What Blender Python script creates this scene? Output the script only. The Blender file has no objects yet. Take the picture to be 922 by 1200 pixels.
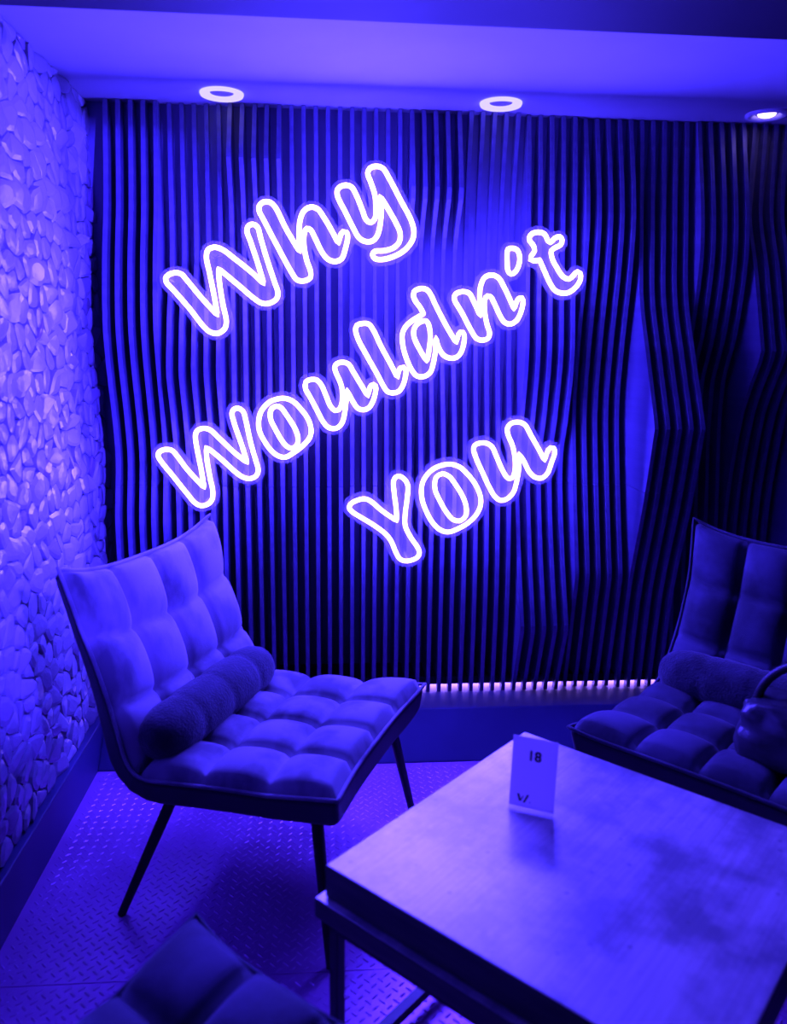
import bpy, bmesh, math, random
import numpy as np
from mathutils import Vector, noise

random.seed(7)
S = 1.45                      # camera height in metres; all layout numbers below are in camera heights
sc = bpy.context.scene
C = sc.collection

# ------------------------------------------------------------------ camera, world, exposure
cam_data = bpy.data.cameras.new('camera')
cam_data.sensor_fit = 'VERTICAL'
cam_data.sensor_height = 36.0
cam_data.lens = 937.996 / 1200 * 36.0
cam_data.dof.use_dof = True
cam_data.dof.focus_distance = 2.75
cam_data.dof.aperture_fstop = 2.2
cam = bpy.data.objects.new('camera', cam_data)
C.objects.link(cam)
R_, U_, F_ = (Vector((0.996965, -0.07687136, 0.01231151)), Vector((0.00352228, 0.20251892, 0.97927202)),
              Vector((0.07777129, 0.97625656, -0.20217504)))
m = cam.matrix_world.copy()
for i in range(3):
    m[i][0], m[i][1], m[i][2] = R_[i], U_[i], -F_[i]
    m[i][3] = (0, 0, S)[i]
cam.matrix_world = m
sc.camera = cam

world = bpy.data.worlds.new('world')
sc.world = world
world.use_nodes = True
bg = world.node_tree.nodes['Background']
bg.inputs[0].default_value = (0.01, 0.012, 1.0, 1)      # the dim blue light of the rest of the bar
bg.inputs[1].default_value = 0.004

sc.view_settings.view_transform = 'Standard'
sc.view_settings.look = 'None'
sc.view_settings.exposure = 0.32
sc.view_settings.gamma = 1.0
sc.view_settings.use_curve_mapping = False

NEON = (0.052, 0.030, 1.0)
NEON_POWER = 140.0          # the milky front of the tube
NEON_BACK_POWER = 50.0      # light leaking through its base towards the wall
# a blue ceiling spot of the bar, out of the frame to the right behind the camera
sd = bpy.data.lights.new('room_spot', 'SPOT')
sd.color = (0.042, 0.020, 1.0)
sd.energy = 1750.0
sd.spot_size = math.radians(39)
sd.spot_blend = .5
sd.shadow_soft_size = .05
spot = bpy.data.objects.new('room_spot', sd)
C.objects.link(spot)
spot.location = Vector((.88 * S, -.10 * S, .54 * S + S))
spot.rotation_euler = (Vector((-.55, 1.46, .03)) - Vector((.88, -.10, .54))).to_track_quat('-Z', 'Y').to_euler()

STRIP = (0.27, 0.13, 1.0)
STRIP_POWER = 42.0


# ------------------------------------------------------------------ helpers
def W(x, y, z):
    """layout coordinates (origin at the camera, unit = camera height) to metres above the floor"""
    return Vector((x * S, y * S, z * S + S))


class MB:
    def __init__(self):
        self.v, self.f = [], []

    def add(self, verts, faces):
        o = len(self.v)
        self.v += [tuple(p) for p in verts]
        self.f += [tuple(i + o for i in f) for f in faces]
        return self

    def box(self, lo, hi):
        x0, y0, z0 = lo
        x1, y1, z1 = hi
        return self.add([(x0, y0, z0), (x1, y0, z0), (x1, y1, z0), (x0, y1, z0), (x0, y0, z1), (x1, y0, z1), (x1, y1, z1), (x0, y1, z1)],
                        [(0, 3, 2, 1), (4, 5, 6, 7), (0, 1, 5, 4), (1, 2, 6, 5), (2, 3, 7, 6), (3, 0, 4, 7)])

    def prism(self, poly, z0, z1):
        n = len(poly)
        return self.add([(p[0], p[1], z0) for p in poly] + [(p[0], p[1], z1) for p in poly],
                        [tuple(reversed(range(n))), tuple(range(n, 2 * n))] + [(i, (i + 1) % n, n + (i + 1) % n, n + i) for i in range(n)])

    def tube(self, path, rad, k=8, closed=False, up=None):
        P = [Vector(p) for p in path]
        n = len(P)
        rs = rad if isinstance(rad, (list, tuple)) else [rad] * n
        verts = []
        ref = None
        for i in range(n):
            if closed:
                t = P[(i + 1) % n] - P[i - 1]
            else:
                t = P[min(i + 1, n - 1)] - P[max(i - 1, 0)]
            if t.length < 1e-9:
                t = Vector((0, 0, 1))
            t.normalize()
            if up is not None:
                b = Vector(up)
            else:
                b = ref if ref is not None else (Vector((0, 0, 1)) if abs(t.z) < .9 else Vector((1, 0, 0)))
            a = t.cross(b)
            if a.length < 1e-6:
                a = t.orthogonal()
            a.normalize()
            b = a.cross(t).normalized()
            ref = b
            for j in range(k):
                g = 2 * math.pi * j / k
                verts.append(P[i] + (a * math.cos(g) + b * math.sin(g)) * rs[i])
        faces = []
        for i in range(n if closed else n - 1):
            for j in range(k):
                i2 = (i + 1) % n
                faces.append((i * k + j, i2 * k + j, i2 * k + (j + 1) % k, i * k + (j + 1) % k))
        if not closed:
            faces.append(tuple(range(k)))
            faces.append(tuple((n - 1) * k + j for j in reversed(range(k))))
        return self.add(verts, faces)

    def lathe(self, prof, k=32):
        """prof: list of (r, z) open profile, spun round the z axis; r = 0 ends close themselves"""
        verts, faces, rows = [], [], []
        for r, z in prof:
            if r < 1e-9:
                rows.append([len(verts)])
                verts.append((0, 0, z))
            else:
                rows.append(list(range(len(verts), len(verts) + k)))
                verts += [(r * math.cos(2 * math.pi * j / k), r * math.sin(2 * math.pi * j / k), z) for j in range(k)]
        for a, b in zip(rows, rows[1:]):
            for j in range(k):
                j2 = (j + 1) % k
                if len(a) == 1 and len(b) == 1:
                    continue
                if len(a) == 1:
                    faces.append((a[0], b[j2], b[j]))
                elif len(b) == 1:
                    faces.append((a[j], a[j2], b[0]))
                else:
                    faces.append((a[j], a[j2], b[j2], b[j]))
        return self.add(verts, faces)

    def mesh(self, name, mat, smooth=False, fix=True):
        me = bpy.data.meshes.new(name)
        me.from_pydata(self.v, [], self.f)
        if fix:
            bm = bmesh.new()
            bm.from_mesh(me)
            bmesh.ops.recalc_face_normals(bm, faces=bm.faces)
            bm.to_mesh(me)
            bm.free()
        if mat:
            me.materials.append(mat)
        if smooth:
            me.polygons.foreach_set('use_smooth', [True] * len(me.polygons))
        return me

    def build(self, name, mat, parent=None, smooth=False, fix=True):
        return link(name, self.mesh(name, mat, smooth, fix), parent)


def link(name, data, parent=None):
    o = bpy.data.objects.new(name, data)
    C.objects.link(o)
    if parent is not None:
        o.parent = parent
    return o


def bevel(o, w, seg=2):
    b = o.modifiers.new('bevel', 'BEVEL')
    b.width = w
    b.segments = seg
    b.limit_method = 'ANGLE'
    return o


def tag(o, label=None, cat=None, group=None, kind=None):
    if label:
        o['label'] = label
    if cat:
        o['category'] = cat
    if group:
        o['group'] = group
    if kind:
        o['kind'] = kind
    return o


def thing(name, label, cat, loc=(0, 0, 0), rz=0.0, group=None):
    o = link(name, None)
    o.location = loc
    o.rotation_euler = (0, 0, rz)
    return tag(o, label, cat, group)


def copy_tree(o, parent=None):
    c = o.copy()
    C.objects.link(c)
    c.parent = parent
    for ch in list(o.children):
        copy_tree(ch, c)
    return c


# ------------------------------------------------------------------ materials
def mat(name, col=(.5, .5, .5), rough=.5, metal=0.0, spec=.5, sheen=0.0):
    M = bpy.data.materials.new(name)
    M.use_nodes = True
    b = M.node_tree.nodes['Principled BSDF']
    b.inputs['Base Color'].default_value = (*col, 1)
    b.inputs['Roughness'].default_value = rough
    b.inputs['Metallic'].default_value = metal
    b.inputs['Specular IOR Level'].default_value = spec
    b.inputs['Sheen Weight'].default_value = sheen
    return M


def nodes(M):
    nt = M.node_tree
    return nt, nt.nodes['Principled BSDF'], (lambda t: nt.nodes.new(t)), (lambda a, b: nt.links.new(a, b))


def noisy(M, c0, c1, scale=(4, 4, 4), detail=6, lo=.35, hi=.65, rough=None, bump=0.0, bscale=None):
    """two colours mixed by object-space noise, optional roughness range and bump"""
    nt, b, N, L = nodes(M)
    tc = N('ShaderNodeTexCoord')
    mp = N('ShaderNodeMapping')
    mp.inputs['Scale'].default_value = scale
    L(tc.outputs['Object'], mp.inputs['Vector'])
    nz = N('ShaderNodeTexNoise')
    nz.inputs['Scale'].default_value = 1
    nz.inputs['Detail'].default_value = detail
    L(mp.outputs[0], nz.inputs['Vector'])
    rp = N('ShaderNodeValToRGB')
    rp.color_ramp.elements[0].position = lo
    rp.color_ramp.elements[0].color = (*c0, 1)
    rp.color_ramp.elements[1].position = hi
    rp.color_ramp.elements[1].color = (*c1, 1)
    L(nz.outputs['Fac'], rp.inputs['Fac'])
    L(rp.outputs['Color'], b.inputs['Base Color'])
    if rough:
        mr = N('ShaderNodeMapRange')
        mr.inputs['To Min'].default_value, mr.inputs['To Max'].default_value = rough
        L(nz.outputs['Fac'], mr.inputs['Value'])
        L(mr.outputs[0], b.inputs['Roughness'])
    if bump:
        n2 = N('ShaderNodeTexNoise')
        n2.inputs['Scale'].default_value = bscale or 60
        n2.inputs['Detail'].default_value = 4
        L(tc.outputs['Object'], n2.inputs['Vector'])
        bp = N('ShaderNodeBump')
        bp.inputs['Strength'].default_value = bump
        bp.inputs['Distance'].default_value = .004
        L(n2.outputs['Fac'], bp.inputs['Height'])
        L(bp.outputs[0], b.inputs['Normal'])
    return M


def emit(name, col, power):
    M = bpy.data.materials.new(name)
    M.use_nodes = True
    nt = M.node_tree
    nt.nodes.remove(nt.nodes['Principled BSDF'])
    e = nt.nodes.new('ShaderNodeEmission')
    e.inputs[0].default_value = (*col, 1)
    e.inputs[1].default_value = power
    nt.links.new(e.outputs[0], nt.nodes['Material Output'].inputs[0])
    return M


M_neon = emit('neon_glow', NEON, NEON_POWER)
M_neon_back = emit('neon_base_glow', NEON, NEON_BACK_POWER)
M_strip = emit('strip_glow', STRIP, STRIP_POWER)
M_bulb = emit('bulb_glow', (.35, .25, 1.0), 8.0)
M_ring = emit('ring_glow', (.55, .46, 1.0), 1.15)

M_acryl = bpy.data.materials.new('clear_acrylic')
M_acryl.use_nodes = True
nt = M_acryl.node_tree
pb = nt.nodes['Principled BSDF']
pb.inputs['Base Color'].default_value = (.8, .8, .9, 1)
pb.inputs['Roughness'].default_value = .08
tr_ = nt.nodes.new('ShaderNodeBsdfTransparent')
mx = nt.nodes.new('ShaderNodeMixShader')
mx.inputs[0].default_value = .09
nt.links.new(tr_.outputs[0], mx.inputs[1])
nt.links.new(pb.outputs[0], mx.inputs[2])
nt.links.new(mx.outputs[0], nt.nodes['Material Output'].inputs[0])

M_fin = noisy(mat('painted_fins', rough=.42), (.125, .118, .215), (.16, .15, .26), (3, 3, 30), rough=(.36, .5))
M_board = mat('back_board', (.20, .19, .30), .6)
M_ceil = noisy(mat('ceiling_paint', rough=.75), (.37, .37, .39), (.42, .42, .44), (2, 2, 2))
M_beam = mat('dark_beam_paint', (.005, .0045, .006), .7)
M_grout = mat('stone_grout', (.15, .15, .19), .85)
M_skirt = noisy(mat('skirting_paint', rough=.5), (.045, .045, .12), (.06, .06, .16), (3, 3, 3))
M_steel = noisy(mat('tread_plate_steel', rough=.34, metal=.25), (.58, .21, .54), (.70, .27, .65), (6, 6, 6), rough=(.26, .44))
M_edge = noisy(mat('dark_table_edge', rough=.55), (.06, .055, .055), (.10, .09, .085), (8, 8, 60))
M_black = mat('black_metal', (.012, .012, .014), .38, .3)
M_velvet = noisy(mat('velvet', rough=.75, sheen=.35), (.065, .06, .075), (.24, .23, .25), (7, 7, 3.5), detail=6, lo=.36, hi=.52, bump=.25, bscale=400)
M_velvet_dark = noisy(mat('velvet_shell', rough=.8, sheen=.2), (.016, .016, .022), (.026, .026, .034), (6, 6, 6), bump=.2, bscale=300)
M_velvet_shaded = noisy(mat('velvet_shaded', rough=.75, sheen=.2), (.010, .010, .022), (.055, .052, .085), (4, 4, 4), detail=6, lo=.42, hi=.55, bump=.25, bscale=400)  # darker copy of the velvet, dim light painted into its colour
M_fuzzy = noisy(mat('fuzzy_roll_fabric', rough=.95, sheen=.25), (.012, .012, .018), (.045, .045, .06), (14, 14, 14), bump=.8, bscale=160)
M_bag = mat('shiny_black_leather', (.05, .05, .055), .28)
M_strap = mat('black_strap', (.012, .012, .012), .5)
M_white = mat('white_trim', (.85, .85, .85), .16)
M_print = mat('printed_card', (.80, .74, .78), .4)
nt = M_print.node_tree
tl = nt.nodes.new('ShaderNodeBsdfTranslucent')
tl.inputs[0].default_value = (.85, .78, .80, 1)
mx = nt.nodes.new('ShaderNodeMixShader')
mx.inputs[0].default_value = .55
nt.links.new(nt.nodes['Principled BSDF'].outputs[0], mx.inputs[1])
nt.links.new(tl.outputs[0], mx.inputs[2])
nt.links.new(mx.outputs[0], nt.nodes['Material Output'].inputs[0])
M_ink = mat('black_ink', (.02, .02, .03), .5)
M_cable = mat('clear_cable', (.5, .5, .55), .3)

# stones: each island a slightly different pale tone
M_stone = mat('pebble_stone', rough=.3, spec=.8)
nt, b, N, L = nodes(M_stone)
gi = N('ShaderNodeNewGeometry')
rp = N('ShaderNodeValToRGB')
e = rp.color_ramp.elements
e[0].position, e[0].color = 0.0, (.24, .17, .28, 1)
e[1].position, e[1].color = .14, (.30, .28, .33, 1)
k = e.new(1.0)
k.color = (.42, .41, .45, 1)
L(gi.outputs['Random Per Island'], rp.inputs['Fac'])
L(rp.outputs['Color'], b.inputs['Base Color'])
mr = N('ShaderNodeMapRange')
mr.inputs['To Min'].default_value, mr.inputs['To Max'].default_value = .07, .32
L(gi.outputs['Random Per Island'], mr.inputs['Value'])
L(mr.outputs[0], b.inputs['Roughness'])
tc = N('ShaderNodeTexCoord')
nz = N('ShaderNodeTexNoise')
nz.inputs['Scale'].default_value = 55
nz.inputs['Detail'].default_value = 5
L(tc.outputs['Object'], nz.inputs['Vector'])
bp = N('ShaderNodeBump')
bp.inputs['Strength'].default_value = .35
bp.inputs['Distance'].default_value = .004
L(nz.outputs['Fac'], bp.inputs['Height'])
L(bp.outputs[0], b.inputs['Normal'])

# worn pale wood of the table under a satin varnish
M_wood = mat('pale_worn_wood', rough=.4, spec=.9)
nt, b, N, L = nodes(M_wood)
b.inputs['Coat Weight'].default_value = 1.0
b.inputs['Coat Roughness'].default_value = .30
b.inputs['Coat IOR'].default_value = 2.2
tc = N('ShaderNodeTexCoord')
mp = N('ShaderNodeMapping')
mp.inputs['Scale'].default_value = (5, 130, 5)
L(tc.outputs['Object'], mp.inputs['Vector'])
g = N('ShaderNodeTexNoise')
g.inputs['Scale'].default_value = 1
g.inputs['Detail'].default_value = 5
g.inputs['Roughness'].default_value = .65
L(mp.outputs[0], g.inputs['Vector'])
s1 = N('ShaderNodeTexNoise')
s1.inputs['Scale'].default_value = 6
s1.inputs['Detail'].default_value = 7
s1.inputs['Roughness'].default_value = .6
L(tc.outputs['Object'], s1.inputs['Vector'])
r1 = N('ShaderNodeValToRGB')
r1.color_ramp.elements[0].position, r1.color_ramp.elements[0].color = .3, (.72, .66, .54, 1)
r1.color_ramp.elements[1].position, r1.color_ramp.elements[1].color = .62, (.95, .90, .76, 1)
L(g.outputs['Fac'], r1.inputs['Fac'])
r2 = N('ShaderNodeValToRGB')
r2.color_ramp.elements[0].position, r2.color_ramp.elements[0].color = .40, (.40, .42, .46, 1)
r2.color_ramp.elements[1].position, r2.color_ramp.elements[1].color = .58, (1, 1, 1, 1)
L(s1.outputs['Fac'], r2.inputs['Fac'])
mm = N('ShaderNodeMix')
mm.data_type = 'RGBA'
mm.blend_type = 'MULTIPLY'
mm.inputs['Factor'].default_value = 1.0
L(r1.outputs['Color'], mm.inputs[6])
L(r2.outputs['Color'], mm.inputs[7])
spk = N('ShaderNodeTexVoronoi')
spk.inputs['Scale'].default_value = 16
L(tc.outputs['Object'], spk.inputs['Vector'])
r3 = N('ShaderNodeValToRGB')
r3.color_ramp.elements[0].position, r3.color_ramp.elements[0].color = .05, (.25, .25, .25, 1)
r3.color_ramp.elements[1].position, r3.color_ramp.elements[1].color = .10, (1, 1, 1, 1)
L(spk.outputs['Distance'], r3.inputs['Fac'])
m2 = N('ShaderNodeMix')
m2.data_type = 'RGBA'
m2.blend_type = 'MULTIPLY'
m2.inputs['Factor'].default_value = .6
L(mm.outputs[2], m2.inputs[6])
L(r3.outputs['Color'], m2.inputs[7])
L(m2.outputs[2], b.inputs['Base Color'])
mr = N('ShaderNodeMapRange')
mr.inputs['To Min'].default_value, mr.inputs['To Max'].default_value = .38, .22
L(s1.outputs['Fac'], mr.inputs['Value'])
L(mr.outputs[0], b.inputs['Roughness'])

# ------------------------------------------------------------------ setting: floor, ceiling, walls
XL, XR = -.556, 1.85          # left skirting face, right limit
YB, YF = 1.79, .15            # back skirting face, front limit (towards the camera)
ZC = .558                     # ceiling
ZL = -.895                    # skirting top
YBOARD = 2.095

floor = tag(MB().box(W(-.62, YF, -1.03), W(XR, 2.2, -1.004)).build('floor', M_grout), 'black sub-floor carrying the steel tread plates', kind='structure')
for y0, y1 in ((YF, 1.1305), (1.132, YB)):
    for x0, x1 in ((XL, .6995), (.701, XR)):
        MB().box(W(x0, y0, -1.004), W(x1, y1, -1.0)).build('floor_plate', M_steel, floor)

# raised bars of the tread plate, alternately turned, joined as one relief
bars = MB()
sp = .0155
hl, hw_, hh = .0078, .0026, .0011
base = [(-hl, 0), (-hl * .6, -hw_), (hl * .6, -hw_), (hl, 0), (hl * .6, hw_), (-hl * .6, hw_)]
V, Fc = [], []
for i in range(-150, 150):
    for j in range(-150, 150):
        x = (i - j) * sp * .7071
        y = (i + j) * sp * .7071 + .9
        if not (XL + .008 < x < 1.3 and .45 < y < YB - .008) or abs(y - 1.131) < .006:
            continue
        a = math.pi / 4 + (math.pi / 2 if (i + j) % 2 else 0)
        ca, sa = math.cos(a), math.sin(a)
        o = len(V)
        for bx, by in base:
            V.append(W(x + bx * ca - by * sa, y + bx * sa + by * ca, -1.0002))
        for bx in (-hl * .45, hl * .45):
            V.append(W(x + bx * ca, y + bx * sa, -1.0 + hh))
        Fc += [(o + 1, o + 2, o + 7, o + 6), (o + 4, o + 5, o + 6, o + 7), (o, o + 1, o + 6), (o + 5, o, o + 6), (o + 2, o + 3, o + 7), (o + 3, o + 4, o + 7)]
bars.v, bars.f = V, Fc
tag(bars.build('tread_bars', M_steel, floor, fix=False), kind='stuff')

ceiling = MB().box(W(-.64, 1.2, ZC), W(XR, 2.2, ZC + .03)).build('ceiling', M_ceil)
tag(ceiling, 'plain matt ceiling above the glowing sign', kind='structure')
beam = MB().box(W(-1.3, .95, .521), W(XR + .4, 1.4445, .75)).build('trim_1', M_beam)
tag(beam, 'dark beam crossing the top of the picture', kind='structure')

skl = MB().box(W(-.62, YF, -1.004), W(XL, 2.16, ZL)).build('baseboard_left', M_skirt)
tag(skl, 'dark blue skirting box under the stone wall', kind='structure')
skm = MB()
for x in (XL, XR):
    skm.v += [tuple(W(x, *p)) for p in ((YB, -1.004), (YB, -.998), (1.878, ZL - .004), (1.962, ZL), (2.13, ZL), (2.13, -1.004))]
skm.f = [tuple(range(6)), tuple(range(11, 5, -1))] + [(i, (i + 1) % 6, 6 + (i + 1) % 6, 6 + i) for i in range(6)]
skb = skm.build('baseboard_back', M_skirt)
tag(skb, 'dark blue sloping skirting under the wavy fin wall', kind='structure')
bevel(skl, .004)
bevel(skb, .004)

wall_back = MB().box(W(-.62, YBOARD, ZL), W(XR, YBOARD + .02, ZC)).build('wall_back', M_board)
tag(wall_back, 'back wall covered in wavy upright fins', kind='structure')

# ---- fins: groups of five share one wavy front profile; a joint splits each fin in two
G0, GW = -.535, .1435
PITCH, FT = GW / 5, .0098
prof = {
    0: [(.556, 2.06), (.324, 2.018), (.185, 1.976), (.05, 1.95), (-.028, 1.954), (-.265, 1.995), (-.44, 1.956), (-.883, 1.965)],
    1: [(.556, 2.075), (.396, 2.058), (.193, 2.033), (.085, 1.976), (-.067, 1.925, 1), (-.234, 1.979), (-.356, 1.985), (-.6, 1.96), (-.883, 1.965)],
    2: [(.556, 2.06), (.43, 2.0, 1), (.3, 2.03), (0, 2.0), (-.3, 1.97), (-.883, 1.965)],
    3: [(.556, 2.06), (.2, 2.03), (-.1, 1.99), (-.5, 1.96), (-.883, 1.965)],
    4: [(.556, 2.06), (.386, 2.04), (.2, 2.075), (-.05, 2.03), (-.35, 1.98), (-.883, 1.965)],
    5: [(.556, 2.06), (.36, 1.99, 1), (.24, 2.075), (.0, 2.06), (-.3, 1.98), (-.883, 1.965)],
    6: [(.556, 2.055), (.38, 2.08), (.23, 2.085), (.0, 2.06), (-.3, 2.0), (-.6, 1.96), (-.883, 1.965)],
    7: [(.556, 2.07), (.4, 2.04), (.12, 2.003), (-.022, 1.982), (-.168, 2.005), (-.288, 2.035), (-.487, 1.985), (-.701, 1.90, 1), (-.883, 1.965)],
    8: [(.556, 2.08), (.329, 2.015), (.191, 2.013), (.0, 2.035), (-.15, 2.04), (-.33, 2.0), (-.572, 1.93, 1), (-.883, 1.98)],
    9: [(.556, 2.08), (.27, 2.03), (.124, 2.0), (-.017, 1.93), (-.18, 1.845, 1), (-.37, 1.88), (-.61, 1.94), (-.883, 1.97)],
    10: [(.556, 2.075), (.26, 2.0), (.05, 2.015), (-.1, 2.06), (-.4, 2.03), (-.883, 1.97)],
    11: [(.556, 2.075), (.345, 2.06), (.2, 2.0), (-.005, 1.925, 1), (-.17, 2.0), (-.5, 2.03), (-.883, 1.97)],
    12: [(.556, 2.05), (.25, 1.98), (-.1, 2.04), (-.45, 1.96, 1), (-.883, 1.97)],
    13: [(.556, 2.07), (.3, 2.05), (0, 1.94, 1), (-.35, 2.03), (-.883, 1.97)],
    14: [(.556, 2.04), (.1, 1.99), (-.3, 2.05), (-.883, 1.97)],
    15: [(.556, 2.06), (.2, 2.04), (-.2, 1.96), (-.883, 1.97)],
}


def front(k, z):
    p = prof[k]
    z = min(z, p[0][0])
    for i in range(len(p) - 1):
        (z0, y0), (z1, y1) = p[i][:2], p[i + 1][:2]
        if z <= z0 and z >= z1:
            def slope(j):
                if j <= 0 or j >= len(p) - 1:
                    return None
                if len(p[j]) > 2:
                    return None
                return (p[j + 1][1] - p[j - 1][1]) / (p[j + 1][0] - p[j - 1][0])
            d = (y1 - y0) / (z1 - z0)
            ma, mb = slope(i), slope(i + 1)
            ma = d if ma is None else ma
            mb = d if mb is None else mb
            h = z1 - z0
            t = (z - z0) / h
            return (2*t**3-3*t*t+1)*y0 + (t**3-2*t*t+t)*h*ma + (-2*t**3+3*t*t)*y1 + (t**3-t*t)*h*mb
    return p[-1][1]


ZJ = -.3436
for gidx in range(16):
    for top, bot, n in ((ZC - .0015, ZJ + .0006, 34), (ZJ - .0006, ZL + .0015, 30)):
        m_ = MB()
        zs = [top + (bot - top) * i / n for i in range(n + 1)]
        vs = []
        for z in zs:
            y = front(gidx, z)
            vs += [W(-FT / 2, y, z), W(FT / 2, y, z)]
        # back edge; the lower fins are notched at the foot for the light strip
        lowz = bot if top > 0 else ZL + .037
        back = []
        for z in zs:
            back.append(max(z, lowz))
        nv = len(vs)
        fs = []
        for i in range(n):
            fs.append((2*i, 2*i+1, 2*i+3, 2*i+2))
        ys = YBOARD
        rows = []
        for i, z in enumerate(zs):
            yb = ys if z >= lowz - 1e-9 else front(gidx, z) + .020
            rows.append((len(vs), len(vs) + 1))
            vs += [W(-FT / 2, yb, z), W(FT / 2, yb, z)]
        for i in range(n):
            a, b_ = rows[i]
            c, d = rows[i + 1]
            fs += [(2*i, 2*i+2, c, a), (2*i+1, b_, d, 2*i+3), (a, c, d, b_)]
        fs += [(0, rows[0][0], rows[0][1], 1), (2*n, 2*n+1, rows[n][1], rows[n][0])]
        me = m_.add(vs, fs).mesh('fin', M_fin)
        for q in range(5):
            x = G0 + GW * gidx + PITCH * (q + .5)
            if x > XR - .02:
                continue
            o = link('fin', me, wall_back)
            o.location = (x * S, 0, 0)

# light strip hidden behind the feet of the fins
strip = thing('led_strip', 'thin pinkish light strip glowing between the feet of the fins', 'light strip', W(.2, 2.045, ZL))
MB().box((-.73 * S, -.055 * S, .012 * S), (1.6 * S, .048 * S, .033 * S)).build('channel', M_black, strip)
MB().box((-.73 * S, -.030 * S, .003 * S), (1.6 * S, -.018 * S, .0118 * S)).build('diffuser', M_strip, strip)

# ---- left wall of set stones
XS = -.578
wall_left = MB().box(W(-.64, YF, ZL), W(XS, YBOARD, ZC)).build('wall_left', M_grout)
tag(wall_left, 'left wall set with flat pale stones in dark joints', kind='structure')


def clip(poly, nx, ny, d):
    out = []
    for i in range(len(poly)):
        a, b_ = poly[i], poly[(i + 1) % len(poly)]
        da, db = a[0]*nx + a[1]*ny - d, b_[0]*nx + b_[1]*ny - d
        if da <= 0:
            out.append(a)
        if da * db < 0:
            t = da / (da - db)
            out.append((a[0] + (b_[0]-a[0])*t, a[1] + (b_[1]-a[1])*t))
    return out


rs = random.Random(11)
dy, dz = .047, .042
seeds = []
rowi = 0
z = ZL + dz / 2
while z < ZC:
    y = .5 + (dy / 2 if rowi % 2 else 0)
    while y < YBOARD:
        seeds.append((y + rs.uniform(-.42, .42) * dy, z + rs.uniform(-.42, .42) * dz))
        y += dy
    z += dz
    rowi += 1
arr = np.array(seeds)


def to_px(p):
    d = (Vector(p) - Vector((0, 0, S)))
    w = d.dot(F_)
    return 461 + 937.996 * d.dot(R_) / w, 600 - 937.996 * d.dot(U_) / w


cells = []
for i, (y, z) in enumerate(seeds):
    d2 = ((arr - arr[i]) ** 2).sum(1)
    poly = [(max(y - .1, .5), max(z - .1, ZL + .001)), (min(y + .1, YBOARD), max(z - .1, ZL + .001)), (min(y + .1, YBOARD), min(z + .1, ZC)), (max(y - .1, .5), min(z + .1, ZC))]
    for j in np.argsort(d2)[1:16]:
        nx, ny = arr[j] - arr[i]
        L_ = math.hypot(nx, ny)
        nx, ny = nx / L_, ny / L_
        mid = ((arr[i] + arr[j]) / 2)
        poly = clip(poly, nx, ny, mid[0]*nx + mid[1]*ny - .0015)
        if len(poly) < 3:
            break
    if len(poly) < 3:
        continue
    for _ in range(1):        # round the corners once
        q = []
        for a in range(len(poly)):
            p0, p1 = poly[a], poly[(a + 1) % len(poly)]
            q += [(p0[0]*.78 + p1[0]*.22, p0[1]*.78 + p1[1]*.22), (p0[0]*.22 + p1[0]*.78, p0[1]*.22 + p1[1]*.78)]
        poly = q
    cy, cz = sum(p[0] for p in poly) / len(poly), sum(p[1] for p in poly) / len(poly)
    th = rs.uniform(.0085, .0125)
    sg = .16 if rs.random() < .2 else .045
    ty, tz = rs.gauss(0, sg), rs.gauss(0, sg)
    if rs.random() < .2:
        ty = rs.uniform(.2, .45)
    n = len(poly)
    vs, fs = [], []
    for sc_, base_ in ((1, 0), (.985, .70), (.62, 1.0)):
        for p in poly:
            py, pz = cy + (p[0]-cy)*sc_, cz + (p[1]-cz)*sc_
            h = 0 if base_ == 0 else th * base_ + (py-cy)*ty + (pz-cz)*tz
            vs.append(W(XS + h, py, pz))
    vs.append(W(XS + th * 1.06, cy, cz))
    for r in range(2):
        fs += [(r*n + a, r*n + (a+1) % n, (r+1)*n + (a+1) % n, (r+1)*n + a) for a in range(n)]
    fs += [(2*n + a, 2*n + (a+1) % n, 3*n) for a in range(n)]
    px = [to_px(W(XS + .012, *p)) for p in poly]
    area = abs(sum(px[a][0]*px[(a+1) % n][1] - px[(a+1) % n][0]*px[a][1] for a in range(n))) / 2
    mx_, my_ = sum(p[0] for p in px) / n, sum(p[1] for p in px) / n
    seen = 0 < mx_ < 125 and 0 < my_ < 1050 and not (my_ > 680 and mx_ > 60 + (my_ - 668) * .3)
    cells.append((area if seen else 0, vs, fs))
order = sorted(range(len(cells)), key=lambda i: -cells[i][0])
for i in order[:300]:
    MB().add(cells[i][1], cells[i][2]).build('stone', M_stone, wall_left)
rest = MB()
for i in order[300:]:
    rest.add(cells[i][1], cells[i][2])
tag(rest.build('small_stones', M_stone, wall_left), kind='stuff')

# ------------------------------------------------------------------ recessed ceiling lamps
def downlight(x, y, label, lit):
    t = thing('ceiling_light', label, 'ceiling light', W(x, y, ZC), group='recessed ceiling lights')
    MB().lathe([(.030, .02), (.033, .004), (.046, -.006), (.058, -.0105), (.069, -.0095), (.0715, -.004), (.0715, .004)], 40).build('trim_ring', M_white if lit else M_ring, t, smooth=True)
    MB().lathe([(.0, .019), (.036, .019)], 32).build('reflector', M_white, t)
    if lit:
        MB().lathe([(.0, -.0105), (.018, -.0095), (.028, -.005), (.031, .002), (.031, .0185)], 32).build('bulb', M_bulb, t, smooth=True)
    else:
        MB().lathe([(.0, .006), (.020, .007), (.024, .012), (.024, .0185)], 32).build('bulb', M_white, t, smooth=True)
    return t


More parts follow.
